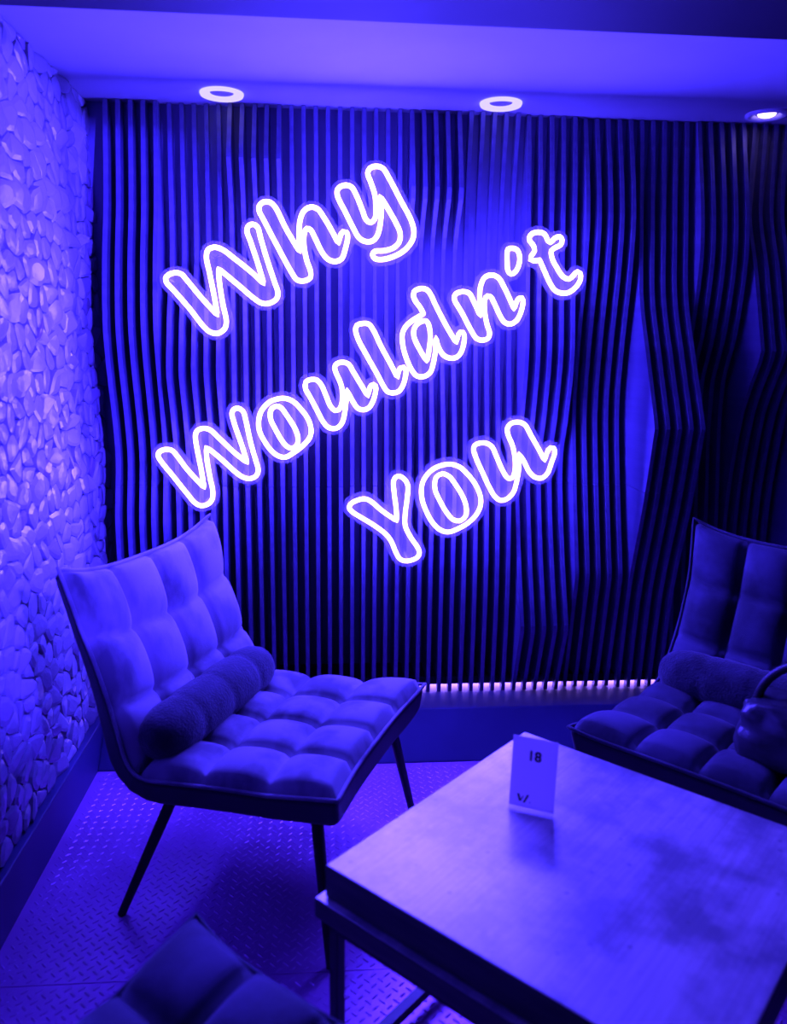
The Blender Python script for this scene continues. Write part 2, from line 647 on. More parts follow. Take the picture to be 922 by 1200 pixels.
downlight(-.2435, 1.992, 'round recessed ceiling light with pale glowing ring, nearest the stone wall', False)
downlight(.397, 1.99, 'round recessed ceiling light with pale glowing ring, middle of the three', False)
downlight(1.046, 2.0, 'round recessed ceiling light with a bright bulb, furthest from the stone wall', True)

# sign outlines on the wall plane: x, height in tenths of a millimetre
SIGN = {"why":{"tubes":[[-5360,16600,-5319,16659,-5254,16710,-5157,16755,-5050,16778,-4946,16774,-4850,16743,-4799,16704,-4756,16651,-4704,16587,-4664,16540,-4620,16486,-4571,16425,-4519,16360,
-4465,16293,-4410,16223,-4354,16154,-4298,16087,-4243,16022,-4186,15957,-4126,15889,-4063,15819,-4000,15750,-3938,15682,-3878,15617,-3821,15556,-3770,15501,-3725,15452,-3735,15519,-3745,
15597,-3756,15683,-3768,15774,-3781,15868,-3795,15962,-3809,16054,-3821,16135,-3835,16218,-3850,16303,-3864,16389,-3880,16475,-3895,16560,-3909,16643,-3923,16723,-3937,16799,-3954,16890,
-3974,16978,-3993,17064,-4009,17145,-4019,17222,-4021,17291,-4014,17376,-3997,17452,-3963,17513,-3906,17557,-3834,17586,-3758,17601,-3678,17596,-3595,17573,-3508,17537,-3442,17502,-3374,
17457,-3303,17405,-3231,17349,-3158,17292,-3085,17236,-3015,17184,-2943,17130,-2870,17075,-2797,17019,-2725,16963,-2654,16906,-2586,16850,-2512,16787,-2439,16721,-2366,16654,-2298,16590,
-2236,16532,-2183,16483,-2202,16550,-2223,16627,-2246,16711,-2271,16801,-2297,16894,-2323,16987,-2350,17078,-2375,17158,-2402,17242,-2429,17328,-2458,17415,-2486,17501,-2514,17586,-2541,
17666,-2566,17742,-2588,17812,-2625,17909,-2661,17998,-2689,18079,-2697,18151,-2674,18235,-2628,18298,-2563,18332,-2490,18341,-2416,18314,-2350,18256,-2318,18192,-2297,18110,-2279,18016,
-2256,17917,-2236,17845,-2214,17767,-2191,17686,-2167,17601,-2142,17514,-2117,17427,-2091,17341,-2066,17257,-2039,17172,-2011,17086,-1983,17000,-1954,16913,-1925,16828,-1898,16745,-1872,
16665,-1847,16590,-1817,16501,-1785,16415,-1756,16334,-1734,16259,-1725,16190,-1733,16094,-1770,16013,-1828,15955,-1906,15904,-1989,15868,-2073,15848,-2162,15843,-2248,15854,-2332,15887,
-2414,15938,-2502,16001,-2559,16042,-2619,16090,-2682,16142,-2747,16197,-2813,16254,-2878,16311,-2943,16366,-3005,16419,-3073,16474,-3141,16530,-3210,16586,-3277,16641,-3341,16693,-3400,
16741,-3454,16784,-3527,16840,-3591,16889,-3643,16929,-3641,16862,-3639,16783,-3637,16695,-3632,16602,-3626,16507,-3618,16428,-3609,16343,-3598,16255,-3586,16164,-3574,16072,-3561,15981,
-3548,15893,-3535,15808,-3517,15709,-3495,15609,-3473,15512,-3454,15418,-3442,15331,-3438,15253,-3446,15166,-3463,15090,-3497,15023,-3557,14958,-3636,14902,-3718,14867,-3795,14858,-3874,
14867,-3949,14890,-4018,14925,-4081,14974,-4150,15040,-4195,15088,-4243,15145,-4293,15209,-4345,15279,-4399,15352,-4453,15426,-4507,15500,-4561,15572,-4614,15640,-4668,15705,-4724,15772,
-4781,15839,-4837,15906,-4894,15972,-4949,16035,-5002,16096,-5053,16154,-5099,16207,-5171,16283,-5241,16353,-5300,16417,-5340,16476],[-2282,18904,-2230,18974,-2155,19026,-2047,19046,
-1937,19031,-1857,18985,-1783,18904,-1746,18853,-1708,18789,-1669,18715,-1629,18634,-1588,18548,-1547,18459,-1504,18371,-1461,18285,-1418,18205,-1377,18134,-1333,18060,-1288,17985,-1242,
17910,-1196,17835,-1151,17763,-1107,17693,-1067,17628,-1030,17569,-997,17516,-1000,17590,-1004,17678,-1009,17775,-1011,17875,-1011,17972,-1010,18058,-1008,18147,-1004,18237,-998,18325,
-989,18409,-974,18486,-951,18573,-923,18655,-888,18728,-845,18790,-779,18848,-702,18892,-623,18915,-550,18915,-475,18896,-403,18860,-349,18815,-298,18753,-248,18682,-200,18607,-153,
18536,-106,18466,-61,18396,-18,18324,25,18251,68,18178,111,18101,156,18020,198,17940,238,17866,270,17805,291,17898,322,18002,362,18102,417,18174,545,18159,572,18097,576,18007,570,17933,
553,17845,530,17751,505,17659,481,17577,455,17484,427,17399,385,17330,297,17266,193,17234,108,17235,18,17255,-63,17290,-133,17345,-194,17416,-254,17501,-297,17571,-342,17653,-385,17740,
-428,17829,-468,17911,-505,17983,-547,18071,-585,18148,-629,18205,-694,18244,-755,18250,-805,18192,-839,18097,-854,18019,-860,17928,-860,17831,-855,17732,-848,17654,-836,17572,-821,
17488,-803,17405,-785,17323,-765,17245,-740,17166,-710,17089,-679,17014,-655,16943,-641,16878,-636,16776,-662,16693,-715,16648,-790,16615,-867,16596,-944,16591,-1022,16599,-1090,16623,
-1155,16682,-1216,16775,-1246,16821,-1280,16876,-1317,16939,-1357,17008,-1399,17082,-1442,17161,-1486,17242,-1531,17324,-1576,17407,-1619,17488,-1662,17567,-1702,17643,-1741,17713,-1784,
17793,-1827,17874,-1870,17954,-1913,18034,-1954,18113,-1995,18190,-2033,18263,-2070,18333,-2104,18399,-2135,18459,-2182,18544,-2226,18621,-2262,18690,-2285,18755,-2296,18834],[229,19414,
249,19479,292,19535,354,19574,434,19604,512,19618,611,19606,701,19563,747,19517,787,19455,823,19385,860,19311,893,19244,926,19170,959,19092,991,19013,1022,18937,1052,18866,1084,18782,
1112,18700,1143,18626,1180,18567,1252,18504,1328,18480,1405,18522,1467,18604,1489,18674,1497,18758,1498,18848,1497,18937,1496,19013,1492,19091,1486,19170,1476,19249,1462,19326,1442,
19405,1417,19484,1388,19562,1359,19638,1332,19711,1299,19790,1262,19867,1233,19939,1223,20005,1246,20088,1298,20154,1384,20200,1486,20219,1560,20216,1637,20200,1708,20166,1757,20122,
1802,20065,1844,19997,1886,19923,1933,19846,1972,19782,2014,19712,2057,19638,2102,19560,2147,19480,2192,19400,2237,19320,2281,19243,2323,19168,2367,19094,2412,19021,2458,18947,2503,
18874,2546,18803,2586,18734,2622,18667,2652,18602,2689,18514,2719,18430,2742,18349,2755,18269,2760,18176,2752,18085,2727,17993,2694,17923,2649,17851,2596,17779,2537,17711,2474,17650,
2406,17595,2331,17546,2251,17501,2170,17461,2089,17426,1992,17390,1891,17360,1793,17337,1703,17326,1618,17323,1540,17330,1477,17352,1418,17408,1392,17473,1418,17532,1475,17580,1556,
17597,1660,17597,1765,17604,1847,17621,1932,17642,2013,17669,2086,17703,2162,17756,2229,17820,2277,17892,2304,17978,2313,18073,2305,18168,2286,18242,2255,18315,2215,18390,2173,18469,
2138,18533,2098,18601,2055,18671,2010,18743,1965,18813,1921,18882,1879,18947,1828,19025,1775,19103,1725,19177,1678,19245,1640,19301,1648,19227,1659,19138,1669,19040,1675,18942,1676,
18864,1674,18783,1671,18700,1665,18616,1658,18535,1647,18457,1631,18358,1612,18260,1587,18169,1555,18090,1514,18020,1466,17960,1408,17916,1339,17889,1261,17877,1184,17880,1106,17900,
1030,17935,960,17985,906,18045,859,18117,815,18199,767,18285,728,18354,687,18429,645,18508,603,18589,561,18669,520,18748,481,18822,440,18896,397,18970,355,19042,317,19112,284,19177,
260,19236,232,19331]],"back":[1317,20395,1471,20425,1637,20413,1748,20381,1859,20320,1943,20239,2004,20155,2066,20053,2127,19951,2190,19848,2251,19745,2310,19642,2369,19538,2427,19435,
2485,19332,2543,19233,2601,19138,2659,19045,2723,18940,2785,18835,2840,18730,2892,18612,2936,18492,2969,18359,2984,18226,2980,18091,2951,17956,2906,17846,2842,17737,2768,17638,2684,
17546,2600,17468,2515,17405,2403,17335,2290,17277,2177,17226,2045,17179,1922,17144,1780,17117,1610,17106,1468,17123,1354,17168,1266,17245,1197,17352,1167,17486,1210,17613,1125,17672,
1013,17703,900,17758,803,17829,759,17747,723,17612,684,17476,648,17357,592,17245,507,17150,423,17089,283,17036,141,17018,0,17035,-135,17082,-224,17134,-315,17213,-391,17308,-454,17399,
-517,17505,-571,17611,-615,17691,-606,17557,-577,17423,-543,17290,-504,17181,-453,17048,-422,16931,-411,16778,-444,16642,-509,16537,-594,16468,-707,16415,-848,16379,-1016,16378,-1153,
16411,-1248,16464,-1332,16544,-1404,16651,-1460,16739,-1519,16839,-1580,16945,-1639,17052,-1696,17159,-1754,17265,-1811,17371,-1865,17473,-1893,17459,-1858,17344,-1816,17210,-1781,17103,
-1736,16969,-1700,16862,-1655,16728,-1619,16620,-1575,16499,-1533,16377,-1505,16241,-1510,16077,-1556,15950,-1618,15856,-1710,15772,-1813,15708,-1930,15659,-2069,15629,-2211,15627,-2347,
15653,-2465,15705,-2568,15772,-2661,15839,-2760,15915,-2842,15983,-2924,16054,-3016,16133,-3109,16213,-3196,16285,-3277,16352,-3369,16426,-3385,16344,-3365,16193,-3344,16046,-3324,15910,
-3301,15774,-3271,15638,-3245,15519,-3221,15378,-3217,15226,-3236,15088,-3288,14949,-3348,14863,-3434,14778,-3549,14702,-3662,14655,-3803,14636,-3942,14653,-4054,14689,-4163,14750,-4254,
14825,-4337,14907,-4409,14989,-4485,15086,-4554,15179,-4617,15267,-4692,15369,-4753,15451,-4827,15543,-4907,15638,-4975,15720,-5044,15800,-5117,15885,-5195,15975,-5274,16065,-5353,16147,
-5431,16227,-5497,16307,-5554,16414,-5576,16547,-5547,16699,-5484,16790,-5387,16872,-5284,16928,-5153,16973,-5015,16992,-4879,16981,-4748,16938,-4664,16881,-4586,16796,-4508,16701,-4442,
16622,-4376,16540,-4297,16442,-4228,16356,-4163,16276,-4085,16184,-4062,16224,-4085,16359,-4109,16493,-4132,16628,-4156,16762,-4183,16895,-4212,17029,-4234,17162,-4240,17295,-4224,17428,
-4179,17562,-4116,17656,-4031,17724,-3913,17780,-3783,17810,-3646,17808,-3511,17773,-3402,17729,-3295,17668,-3208,17609,-3106,17532,-3025,17469,-2937,17402,-2836,17327,-2755,17266,-2659,
17193,-2625,17194,-2664,17327,-2699,17433,-2742,17566,-2777,17671,-2823,17803,-2865,17908,-2901,18015,-2914,18172,-2878,18304,-2809,18409,-2725,18483,-2614,18534,-2477,18551,-2466,18603,
-2501,18708,-2510,18864,-2474,18995,-2410,19085,-2327,19159,-2216,19223,-2079,19250,-1939,19243,-1807,19205,-1709,19145,-1636,19069,-1564,18977,-1510,18888,-1457,18785,-1404,18676,-1350,
18563,-1297,18453,-1243,18348,-1199,18475,-1167,18608,-1128,18726,-1071,18839,-1006,18927,-915,19008,-821,19065,-682,19115,-544,19125,-412,19099,-301,19050,-214,18986,-131,18898,-74,
18819,-5,18715,62,18614,117,18529,179,18428,248,18324,339,18372,432,18434,378,18539,323,18644,268,18748,209,18852,150,18956,95,19060,50,19164,14,19294,8,19424,37,19531,100,19635,187,
19716,286,19770,424,19813,589,19819,728,19787,835,19733,915,19657,977,19566,1033,19460,1089,19348,1136,19244,1180,19140,1230,19017,1272,18984,1264,19142,1245,19273,1209,19403,1171,19507,
1123,19636,1078,19740,1032,19846,1003,19977,1023,20102,1068,20207,1140,20295,1250,20364]},"wouldnt":{"tubes":[[-5871,10781,-5851,10851,-5805,10910,-5719,10957,-5616,10982,-5510,10984,
-5409,10958,-5354,10918,-5306,10861,-5253,10792,-5205,10728,-5155,10654,-5102,10573,-5045,10487,-4986,10400,-4923,10314,-4866,10243,-4803,10167,-4736,10089,-4667,10009,-4598,9930,-4530,
9854,-4467,9783,-4409,9718,-4360,9662,-4369,9742,-4380,9836,-4392,9939,-4404,10048,-4418,10159,-4432,10266,-4446,10354,-4460,10445,-4476,10538,-4492,10631,-4507,10724,-4522,10814,-4536,
10901,-4547,10984,-4561,11089,-4576,11193,-4588,11292,-4594,11382,-4590,11459,-4568,11553,-4523,11624,-4438,11679,-4335,11705,-4260,11706,-4183,11691,-4104,11659,-4038,11616,-3972,11557,
-3904,11488,-3836,11415,-3764,11343,-3703,11283,-3639,11219,-3574,11152,-3508,11085,-3442,11018,-3375,10953,-3309,10892,-3234,10826,-3154,10760,-3075,10695,-2999,10635,-2929,10580,-2871,
10533,-2890,10605,-2913,10689,-2938,10782,-2964,10880,-2993,10982,-3022,11084,-3048,11171,-3078,11265,-3110,11364,-3143,11464,-3175,11564,-3206,11661,-3235,11753,-3260,11838,-3281,11913,
-3314,12030,-3339,12131,-3342,12219,-3316,12300,-3269,12360,-3202,12390,-3128,12393,-3043,12359,-2968,12291,-2929,12209,-2906,12106,-2882,11986,-2865,11908,-2848,11820,-2830,11725,-2813,
11626,-2794,11524,-2776,11422,-2756,11323,-2736,11228,-2713,11127,-2687,11025,-2660,10923,-2633,10823,-2607,10728,-2583,10638,-2563,10557,-2532,10449,-2506,10355,-2498,10267,-2521,10161,
-2574,10073,-2635,10027,-2712,9994,-2789,9976,-2896,9982,-3002,10015,-3078,10054,-3153,10106,-3234,10170,-3294,10220,-3359,10279,-3426,10344,-3496,10412,-3564,10480,-3631,10545,-3693,
10604,-3761,10666,-3827,10727,-3891,10785,-3953,10840,-4013,10890,-4096,10954,-4176,11011,-4241,11057,-4240,10974,-4240,10873,-4237,10763,-4232,10651,-4223,10560,-4212,10466,-4200,10369,
-4186,10270,-4171,10171,-4157,10073,-4141,9974,-4122,9871,-4102,9769,-4084,9669,-4072,9575,-4068,9491,-4072,9390,-4086,9300,-4115,9222,-4178,9138,-4262,9076,-4337,9045,-4421,9027,-4500,
9027,-4595,9061,-4686,9126,-4739,9178,-4791,9241,-4843,9313,-4898,9389,-4956,9468,-5007,9536,-5061,9609,-5117,9685,-5174,9764,-5232,9843,-5289,9922,-5346,9999,-5400,10073,-5457,10150,
-5517,10227,-5577,10303,-5634,10378,-5687,10449,-5735,10516,-5774,10577,-5841,10686],[-2449,11966,-2435,12056,-2412,12147,-2382,12236,-2342,12319,-2290,12397,-2227,12472,-2158,12539,
-2087,12596,-1998,12647,-1905,12685,-1810,12712,-1719,12731,-1627,12739,-1536,12734,-1442,12713,-1349,12676,-1262,12626,-1196,12575,-1133,12515,-1073,12447,-1014,12377,-960,12313,-906,
12246,-853,12175,-806,12101,-766,12026,-726,11927,-695,11821,-674,11717,-669,11620,-680,11530,-707,11446,-747,11365,-792,11298,-849,11233,-912,11169,-977,11109,-1050,11046,-1127,10986,
-1206,10930,-1284,10877,-1378,10813,-1472,10755,-1566,10722,-1651,10722,-1737,10741,-1818,10773,-1897,10820,-1971,10880,-2042,10952,-2095,11014,-2147,11084,-2198,11159,-2245,11235,-2287,
11309,-2332,11391,-2372,11472,-2406,11555,-2431,11638,-2446,11719,-2455,11801,-2455,11884],[-2059,12220,-2036,12316,-1991,12396,-1921,12448,-1840,12472,-1765,12462,-1690,12423,-1634,
12369,-1579,12294,-1524,12208,-1469,12123,-1418,12046,-1364,11965,-1312,11882,-1264,11799,-1223,11720,-1179,11616,-1145,11514,-1126,11415,-1122,11324,-1129,11235,-1154,11159,-1222,11078,
-1308,11031,-1396,11039,-1484,11082,-1554,11141,-1619,11221,-1683,11311,-1730,11385,-1776,11467,-1821,11553,-1863,11638,-1903,11716,-1953,11813,-1999,11904,-2033,11994,-2058,12110],
[-865,13178,-829,13303,-752,13352,-654,13379,-551,13382,-454,13356,-373,13284,-305,13183,-264,13106,-227,13018,-192,12925,-156,12835,-120,12743,-85,12649,-48,12560,-6,12485,66,12391,
145,12334,272,12360,330,12434,373,12537,392,12616,404,12705,409,12799,409,12889,402,12977,390,13065,372,13152,348,13239,315,13328,274,13419,232,13505,198,13585,156,13690,139,13782,157,
13851,199,13906,290,13951,399,13968,503,13955,600,13911,649,13860,692,13792,732,13716,776,13640,819,13571,864,13498,910,13423,956,13346,1003,13269,1058,13181,1115,13086,1173,12993,1225,
12907,1269,12836,1290,12936,1318,13047,1346,13131,1383,13198,1459,13238,1535,13174,1547,13096,1536,12999,1522,12916,1498,12823,1470,12729,1438,12646,1401,12568,1361,12499,1312,12443,
1228,12390,1134,12366,1030,12374,931,12415,873,12470,824,12542,778,12616,733,12690,692,12766,651,12841,591,12949,540,13041,537,12957,535,12855,531,12745,525,12639,516,12537,504,12434,
490,12332,474,12235,455,12126,432,12023,398,11931,330,11827,245,11752,159,11721,67,11715,-24,11733,-110,11776,-189,11851,-261,11953,-301,12017,-341,12090,-380,12169,-420,12250,-461,
12330,-502,12408,-544,12491,-588,12575,-630,12657,-671,12735,-709,12806,-762,12897,-812,12980,-847,13054],[842,15082,891,15194,981,15236,1090,15255,1193,15259,1289,15234,1344,15187,
1391,15121,1440,15042,1477,14978,1516,14904,1555,14823,1595,14738,1636,14651,1678,14565,1720,14483,1763,14405,1807,14327,1852,14249,1897,14172,1942,14095,1986,14019,2028,13944,2073,
13861,2119,13775,2164,13690,2206,13609,2244,13536,2277,13474,2288,13570,2310,13674,2341,13745,2384,13799,2485,13825,2563,13726,2570,13646,2560,13549,2542,13451,2517,13347,2485,13242,
2444,13150,2389,13063,2319,12998,2221,12959,2116,12946,2022,12958,1937,12995,1870,13069,1808,13169,1766,13240,1722,13321,1676,13408,1627,13499,1577,13592,1536,13664,1492,13738,1447,
13816,1401,13894,1354,13973,1308,14052,1263,14130,1220,14207,1173,14289,1124,14373,1076,14456,1029,14538,986,14618,948,14694,917,14767,885,14854,860,14939,844,15016],[2774,16198,2797,
16319,2860,16368,2945,16403,3044,16424,3144,16420,3222,16389,3296,16327,3339,16272,3381,16200,3424,16118,3466,16029,3511,15938,3557,15850,3600,15773,3644,15692,3690,15610,3737,15526,
3784,15442,3832,15359,3879,15277,3926,15198,3977,15116,4030,15032,4084,14948,4136,14867,4186,14791,4232,14722,4271,14662,4289,14756,4316,14860,4346,14947,4388,15009,4489,15010,4543,
14912,4550,14826,4542,14721,4527,14616,4505,14512,4475,14408,4434,14318,4367,14230,4285,14167,4187,14139,4081,14140,4002,14158,3922,14190,3849,14237,3795,14291,3746,14359,3702,14432,
3664,14507,3632,14588,3606,14675,3584,14758,3566,14826,3567,14758,3568,14677,3570,14587,3569,14495,3565,14407,3557,14317,3546,14224,3533,14132,3517,14043,3499,13960,3475,13849,3447,
13746,3404,13660,3347,13598,3277,13549,3203,13518,3118,13504,3029,13507,2947,13530,2880,13579,2821,13649,2766,13728,2715,13810,2668,13902,2623,14000,2582,14099,2550,14184,2519,14273,
2491,14363,2467,14453,2449,14541,2433,14643,2422,14745,2419,14843,2428,14933,2453,15022,2491,15104,2540,15179,2605,15251,2682,15316,2763,15377,2847,15432,2934,15482,3011,15526,3080,
15568,3135,15601,3099,15664,3054,15742,3006,15817,2954,15881,2899,15943,2852,16007,2801,16104],[2818,15085,2857,15177,2916,15257,2998,15318,3090,15357,3170,15372,3241,15359,3294,15291,
3330,15190,3350,15115,3364,15031,3373,14941,3378,14848,3377,14753,3371,14652,3361,14549,3349,14448,3338,14355,3325,14265,3310,14177,3296,14098,3284,14032,3234,14101,3173,14186,3111,
14278,3068,14347,3023,14422,2978,14499,2937,14575,2902,14645,2863,14730,2831,14811,2812,14889,2804,14990],[4160,16123,4165,16200,4201,16260,4261,16300,4343,16330,4425,16345,4543,16343,
4653,16305,4705,16255,4749,16186,4790,16107,4833,16026,4872,15953,4914,15871,4956,15786,4997,15703,5034,15627,5065,15564,5059,15640,5051,15730,5043,15829,5036,15931,5032,16029,5028,
16128,5025,16230,5025,16332,5030,16429,5043,16518,5065,16604,5093,16687,5129,16760,5174,16818,5241,16863,5319,16892,5398,16903,5476,16895,5554,16869,5628,16826,5681,16777,5729,16714,
5775,16641,5821,16561,5870,16478,5914,16403,5961,16317,6009,16226,6057,16131,6105,16038,6149,15949,6190,15869,6224,15802,6242,15868,6264,15948,6289,16022,6324,16102,6369,16160,6483,
16173,6512,16114,6519,16026,6514,15946,6499,15852,6476,15756,6449,15668,6413,15575,6370,15489,6316,15418,6223,15344,6119,15304,6015,15313,5916,15357,5860,15407,5812,15472,5764,15547,
5721,15620,5677,15704,5633,15792,5589,15878,5548,15955,5497,16051,5449,16138,5396,16198,5281,16224,5233,16172,5201,16086,5190,16006,5192,15909,5201,15806,5214,15704,5228,15616,5247,
15525,5269,15434,5293,15347,5316,15265,5354,15166,5393,15074,5412,14990,5401,14897,5361,14823,5271,14772,5162,14753,5057,14769,4959,14817,4894,14882,4838,14967,4778,15064,4735,15134,
4688,15212,4640,15295,4591,15382,4542,15470,4493,15556,4446,15637,4392,15724,4331,15813,4271,15901,4218,15984,4179,16060],[5908,17610,5910,17686,5931,17744,6007,17772,6099,17774,6176,
17760,6243,17724,6285,17667,6317,17591,6337,17512,6345,17424,6338,17331,6321,17243,6295,17164,6260,17088,6217,17026,6149,16967,6078,16942,6013,16978,5960,17048,5934,17134,5925,17239,
5919,17343,5912,17436,5907,17528],[6632,18131,6666,18198,6728,18255,6794,18285,6873,18303,6952,18308,7058,18293,7153,18249,7201,18185,7238,18103,7277,18039,7365,17988,7429,18045,7500,
18124,7586,18168,7668,18181,7725,18140,7759,18076,7752,17994,7711,17915,7634,17870,7545,17831,7465,17783,7408,17721,7401,17651,7420,17567,7449,17481,7485,17402,7532,17320,7585,17239,
7638,17161,7689,17087,7741,17014,7796,16947,7854,16894,7958,16835,8060,16817,8148,16873,8225,16956,8280,17023,8333,17066,8440,17014,8467,16929,8463,16824,8437,16741,8391,16655,8334,
16576,8260,16500,8173,16431,8085,16381,7987,16353,7885,16350,7796,16362,7704,16387,7621,16427,7552,16486,7494,16559,7437,16642,7391,16714,7345,16794,7301,16878,7257,16963,7215,17045,
7173,17124,7132,17206,7091,17286,7055,17358,7024,17419,6929,17399,6826,17388,6711,17423,6733,17547,6792,17626,6839,17710,6821,17804,6773,17895,6711,17963,6654,18025]],"back":[6725,18493,
6874,18521,7048,18513,7181,18476,7285,18424,7377,18324,7509,18375,7664,18398,7802,18355,7903,18275,7968,18168,7990,18031,7963,17894,7903,17784,7819,17716,7705,17656,7657,17586,7716,
17458,7780,17356,7847,17258,7924,17149,8003,17065,8083,17152,8170,17231,8284,17285,8433,17264,8554,17204,8649,17111,8690,16997,8701,16830,8674,16702,8622,16584,8565,16492,8486,16395,
8401,16314,8296,16235,8191,16177,8056,16136,7879,16126,7729,16149,7589,16195,7484,16249,7387,16332,7300,16438,7237,16530,7172,16635,7108,16752,7043,16878,6984,16993,6927,17102,6824,
17167,6676,17204,6558,17237,6527,17122,6481,17009,6411,16899,6322,16814,6228,16757,6084,16721,5997,16713,6060,16606,6123,16497,6187,16381,6275,16367,6421,16392,6581,16374,6679,16292,
6734,16181,6754,16013,6740,15859,6713,15731,6672,15589,6628,15475,6568,15361,6501,15272,6403,15188,6300,15127,6155,15079,5977,15090,5857,15136,5741,15207,5660,15291,5583,15403,5518,
15510,5527,15374,5578,15233,5623,15121,5646,14951,5620,14808,5558,14693,5464,14614,5348,14555,5201,14528,5026,14544,4904,14591,4797,14655,4758,14568,4726,14426,4678,14285,4623,14178,
4548,14080,4451,14000,4335,13941,4188,13910,4011,13921,3885,13958,3745,13985,3718,13859,3686,13726,3636,13597,3570,13494,3481,13407,3377,13339,3237,13289,3083,13274,2936,13294,2812,
13343,2735,13255,2696,13139,2642,13023,2563,12906,2473,12822,2356,12762,2239,12727,2063,12719,1915,12751,1798,12809,1723,12755,1682,12628,1625,12492,1566,12386,1486,12287,1391,12217,
1274,12161,1128,12132,981,12146,850,12195,746,12268,694,12136,665,11990,626,11872,562,11755,483,11650,395,11572,277,11514,131,11483,-16,11492,-162,11539,-271,11604,-361,11692,-441,11750,
-439,11574,-468,11427,-515,11308,-583,11191,-663,11091,-751,11000,-840,10918,-940,10835,-1047,10755,-1148,10686,-1254,10614,-1372,10543,-1489,10499,-1665,10484,-1811,10515,-1935,10566,
-2042,10632,-2140,10714,-2226,10803,-2299,10893,-2381,11009,-2440,11103,-2456,11067,-2417,10920,-2385,10802,-2346,10654,-2307,10516,-2274,10388,-2273,10209,-2312,10060,-2377,9949,-2466,
9860,-2585,9791,-2703,9752,-2878,9741,-3024,9770,-3150,9821,-3254,9884,-3368,9970,-3453,10042,-3538,10121,-3628,10208,-3719,10297,-3810,10386,-3904,10474,-3979,10475,-3959,10327,-3937,
10179,-3914,10030,-3885,9881,-3858,9732,-3839,9582,-3839,9403,-3859,9252,-3916,9102,-3982,9012,-4076,8921,-4189,8849,-4332,8801,-4483,8786,-4628,8815,-4742,8868,-4855,8954,-4939,9043,
-5010,9135,-5076,9228,-5159,9340,-5229,9435,-5296,9526,-5377,9638,-5446,9734,-5513,9826,-5595,9937,-5665,10030,-5734,10119,-5811,10220,-5890,10326,-5949,10414,-6022,10531,-6073,10648,
-6098,10795,-6057,10941,-5974,11058,-5884,11126,-5767,11182,-5624,11214,-5453,11213,-5317,11176,-5226,11118,-5140,11031,-5065,10935,-4987,10826,-4928,10738,-4851,10621,-4790,10533,-4712,
10430,-4715,10562,-4740,10709,-4762,10856,-4782,11002,-4803,11148,-4820,11323,-4818,11469,-4785,11614,-4722,11730,-4641,11817,-4544,11879,-4400,11925,-4257,11937,-4115,11914,-4002,11871,
-3890,11798,-3807,11724,-3723,11639,-3640,11552,-3556,11469,-3472,11385,-3388,11299,-3335,11299,-3381,11445,-3419,11561,-3463,11706,-3496,11823,-3536,11967,-3566,12100,-3567,12256,-3529,
12375,-3455,12487,-3353,12570,-3237,12616,-3066,12617,-2953,12574,-2840,12491,-2765,12405,-2712,12290,-2678,12146,-2624,12233,-2580,12349,-2518,12464,-2437,12574,-2352,12667,-2262,12746,
-2167,12812,-2055,12870,-1914,12920,-1770,12954,-1626,12969,-1483,12959,-1340,12921,-1225,12872,-1111,12804,-1025,12734,-939,12647,-853,12549,-889,12649,-954,12763,-1021,12878,-1070,
12993,-1093,13136,-1075,13279,-1023,13422,-930,13507,-824,13567,-699,13601,-527,13609,-383,13574,-285,13515,-193,13430,-125,13331,-67,13231,-10,13100,40,12973,85,12858,134,12731,173,
12743,173,12916,153,13060,114,13204,65,13318,11,13432,-37,13551,-79,13688,-79,13859,-36,13973,51,14078,166,14142,281,14179,454,14190,598,14163,714,14109,800,14035,881,13926,944,13812,
1004,13712,1065,13614,1135,13500,1205,13386,1301,13415,1354,13514,1295,13616,1229,13730,1162,13843,1096,13957,1032,14070,973,14173,915,14273,854,14379,792,14492,736,14604,684,14735,
645,14856,615,14995,626,15154,679,15276,740,15360,854,15423,997,15465,1140,15480,1284,15467,1408,15426,1510,15343,1573,15261,1643,15150,1705,15038,1761,14927,1814,14815,1867,14703,1925,
14589,1987,14478,2052,14365,2118,14253,2184,14139,2247,14026,2350,14056,2307,14174,2265,14311,2230,14453,2206,14594,2189,14763,2196,14933,2228,15074,2276,15187,2346,15300,2419,15385,
2513,15470,2606,15542,2711,15613,2809,15670,2747,15773,2676,15863,2612,15973,2568,16083,2550,16249,2579,16387,2648,16487,2740,16556,2876,16613,3018,16643,3133,16641,3278,16606,3392,
16540,3481,16458,3542,16376,3604,16267,3663,16149,3724,16025,3785,15912,3845,15803,3906,15694,3967,15585,4028,15478,4089,15374,4152,15270,4240,15186,4356,15233,4357,15329,4294,15440,
4230,15550,4169,15644,4100,15746,4028,15857,3969,15967,3929,16106,3946,16273,4004,16377,4089,16456,4203,16516,4346,16556,4491,16566,4636,16546,4754,16504,4822,16593,4862,16729,4912,
16843,4971,16930,5058,17011,5169,17074,5313,17114,5486,17115,5627,17077,5710,17079,5693,17244,5682,17408,5676,17572,5684,17736,5725,17846,5807,17930,5944,17982,6088,17992,6234,17970,
6352,17914,6441,17834,6505,17733,6559,17700,6548,17809,6469,17898,6419,18025,6400,18133,6444,18270,6506,18357,6596,18436]},"you":{"tubes":[[633,8957,658,9029,714,9096,779,9142,859,9180,
942,9211,1024,9237,1110,9255,1192,9257,1293,9225,1397,9164,1459,9120,1524,9065,1593,9003,1665,8938,1738,8873,1812,8813,1896,8751,1987,8686,2080,8622,2170,8562,2252,8507,2321,8460,2317,
8532,2312,8617,2307,8711,2301,8809,2292,8905,2282,8995,2269,9090,2254,9186,2240,9281,2227,9374,2216,9463,2203,9577,2190,9690,2183,9793,2188,9879,2213,9959,2255,10017,2318,10053,2391,
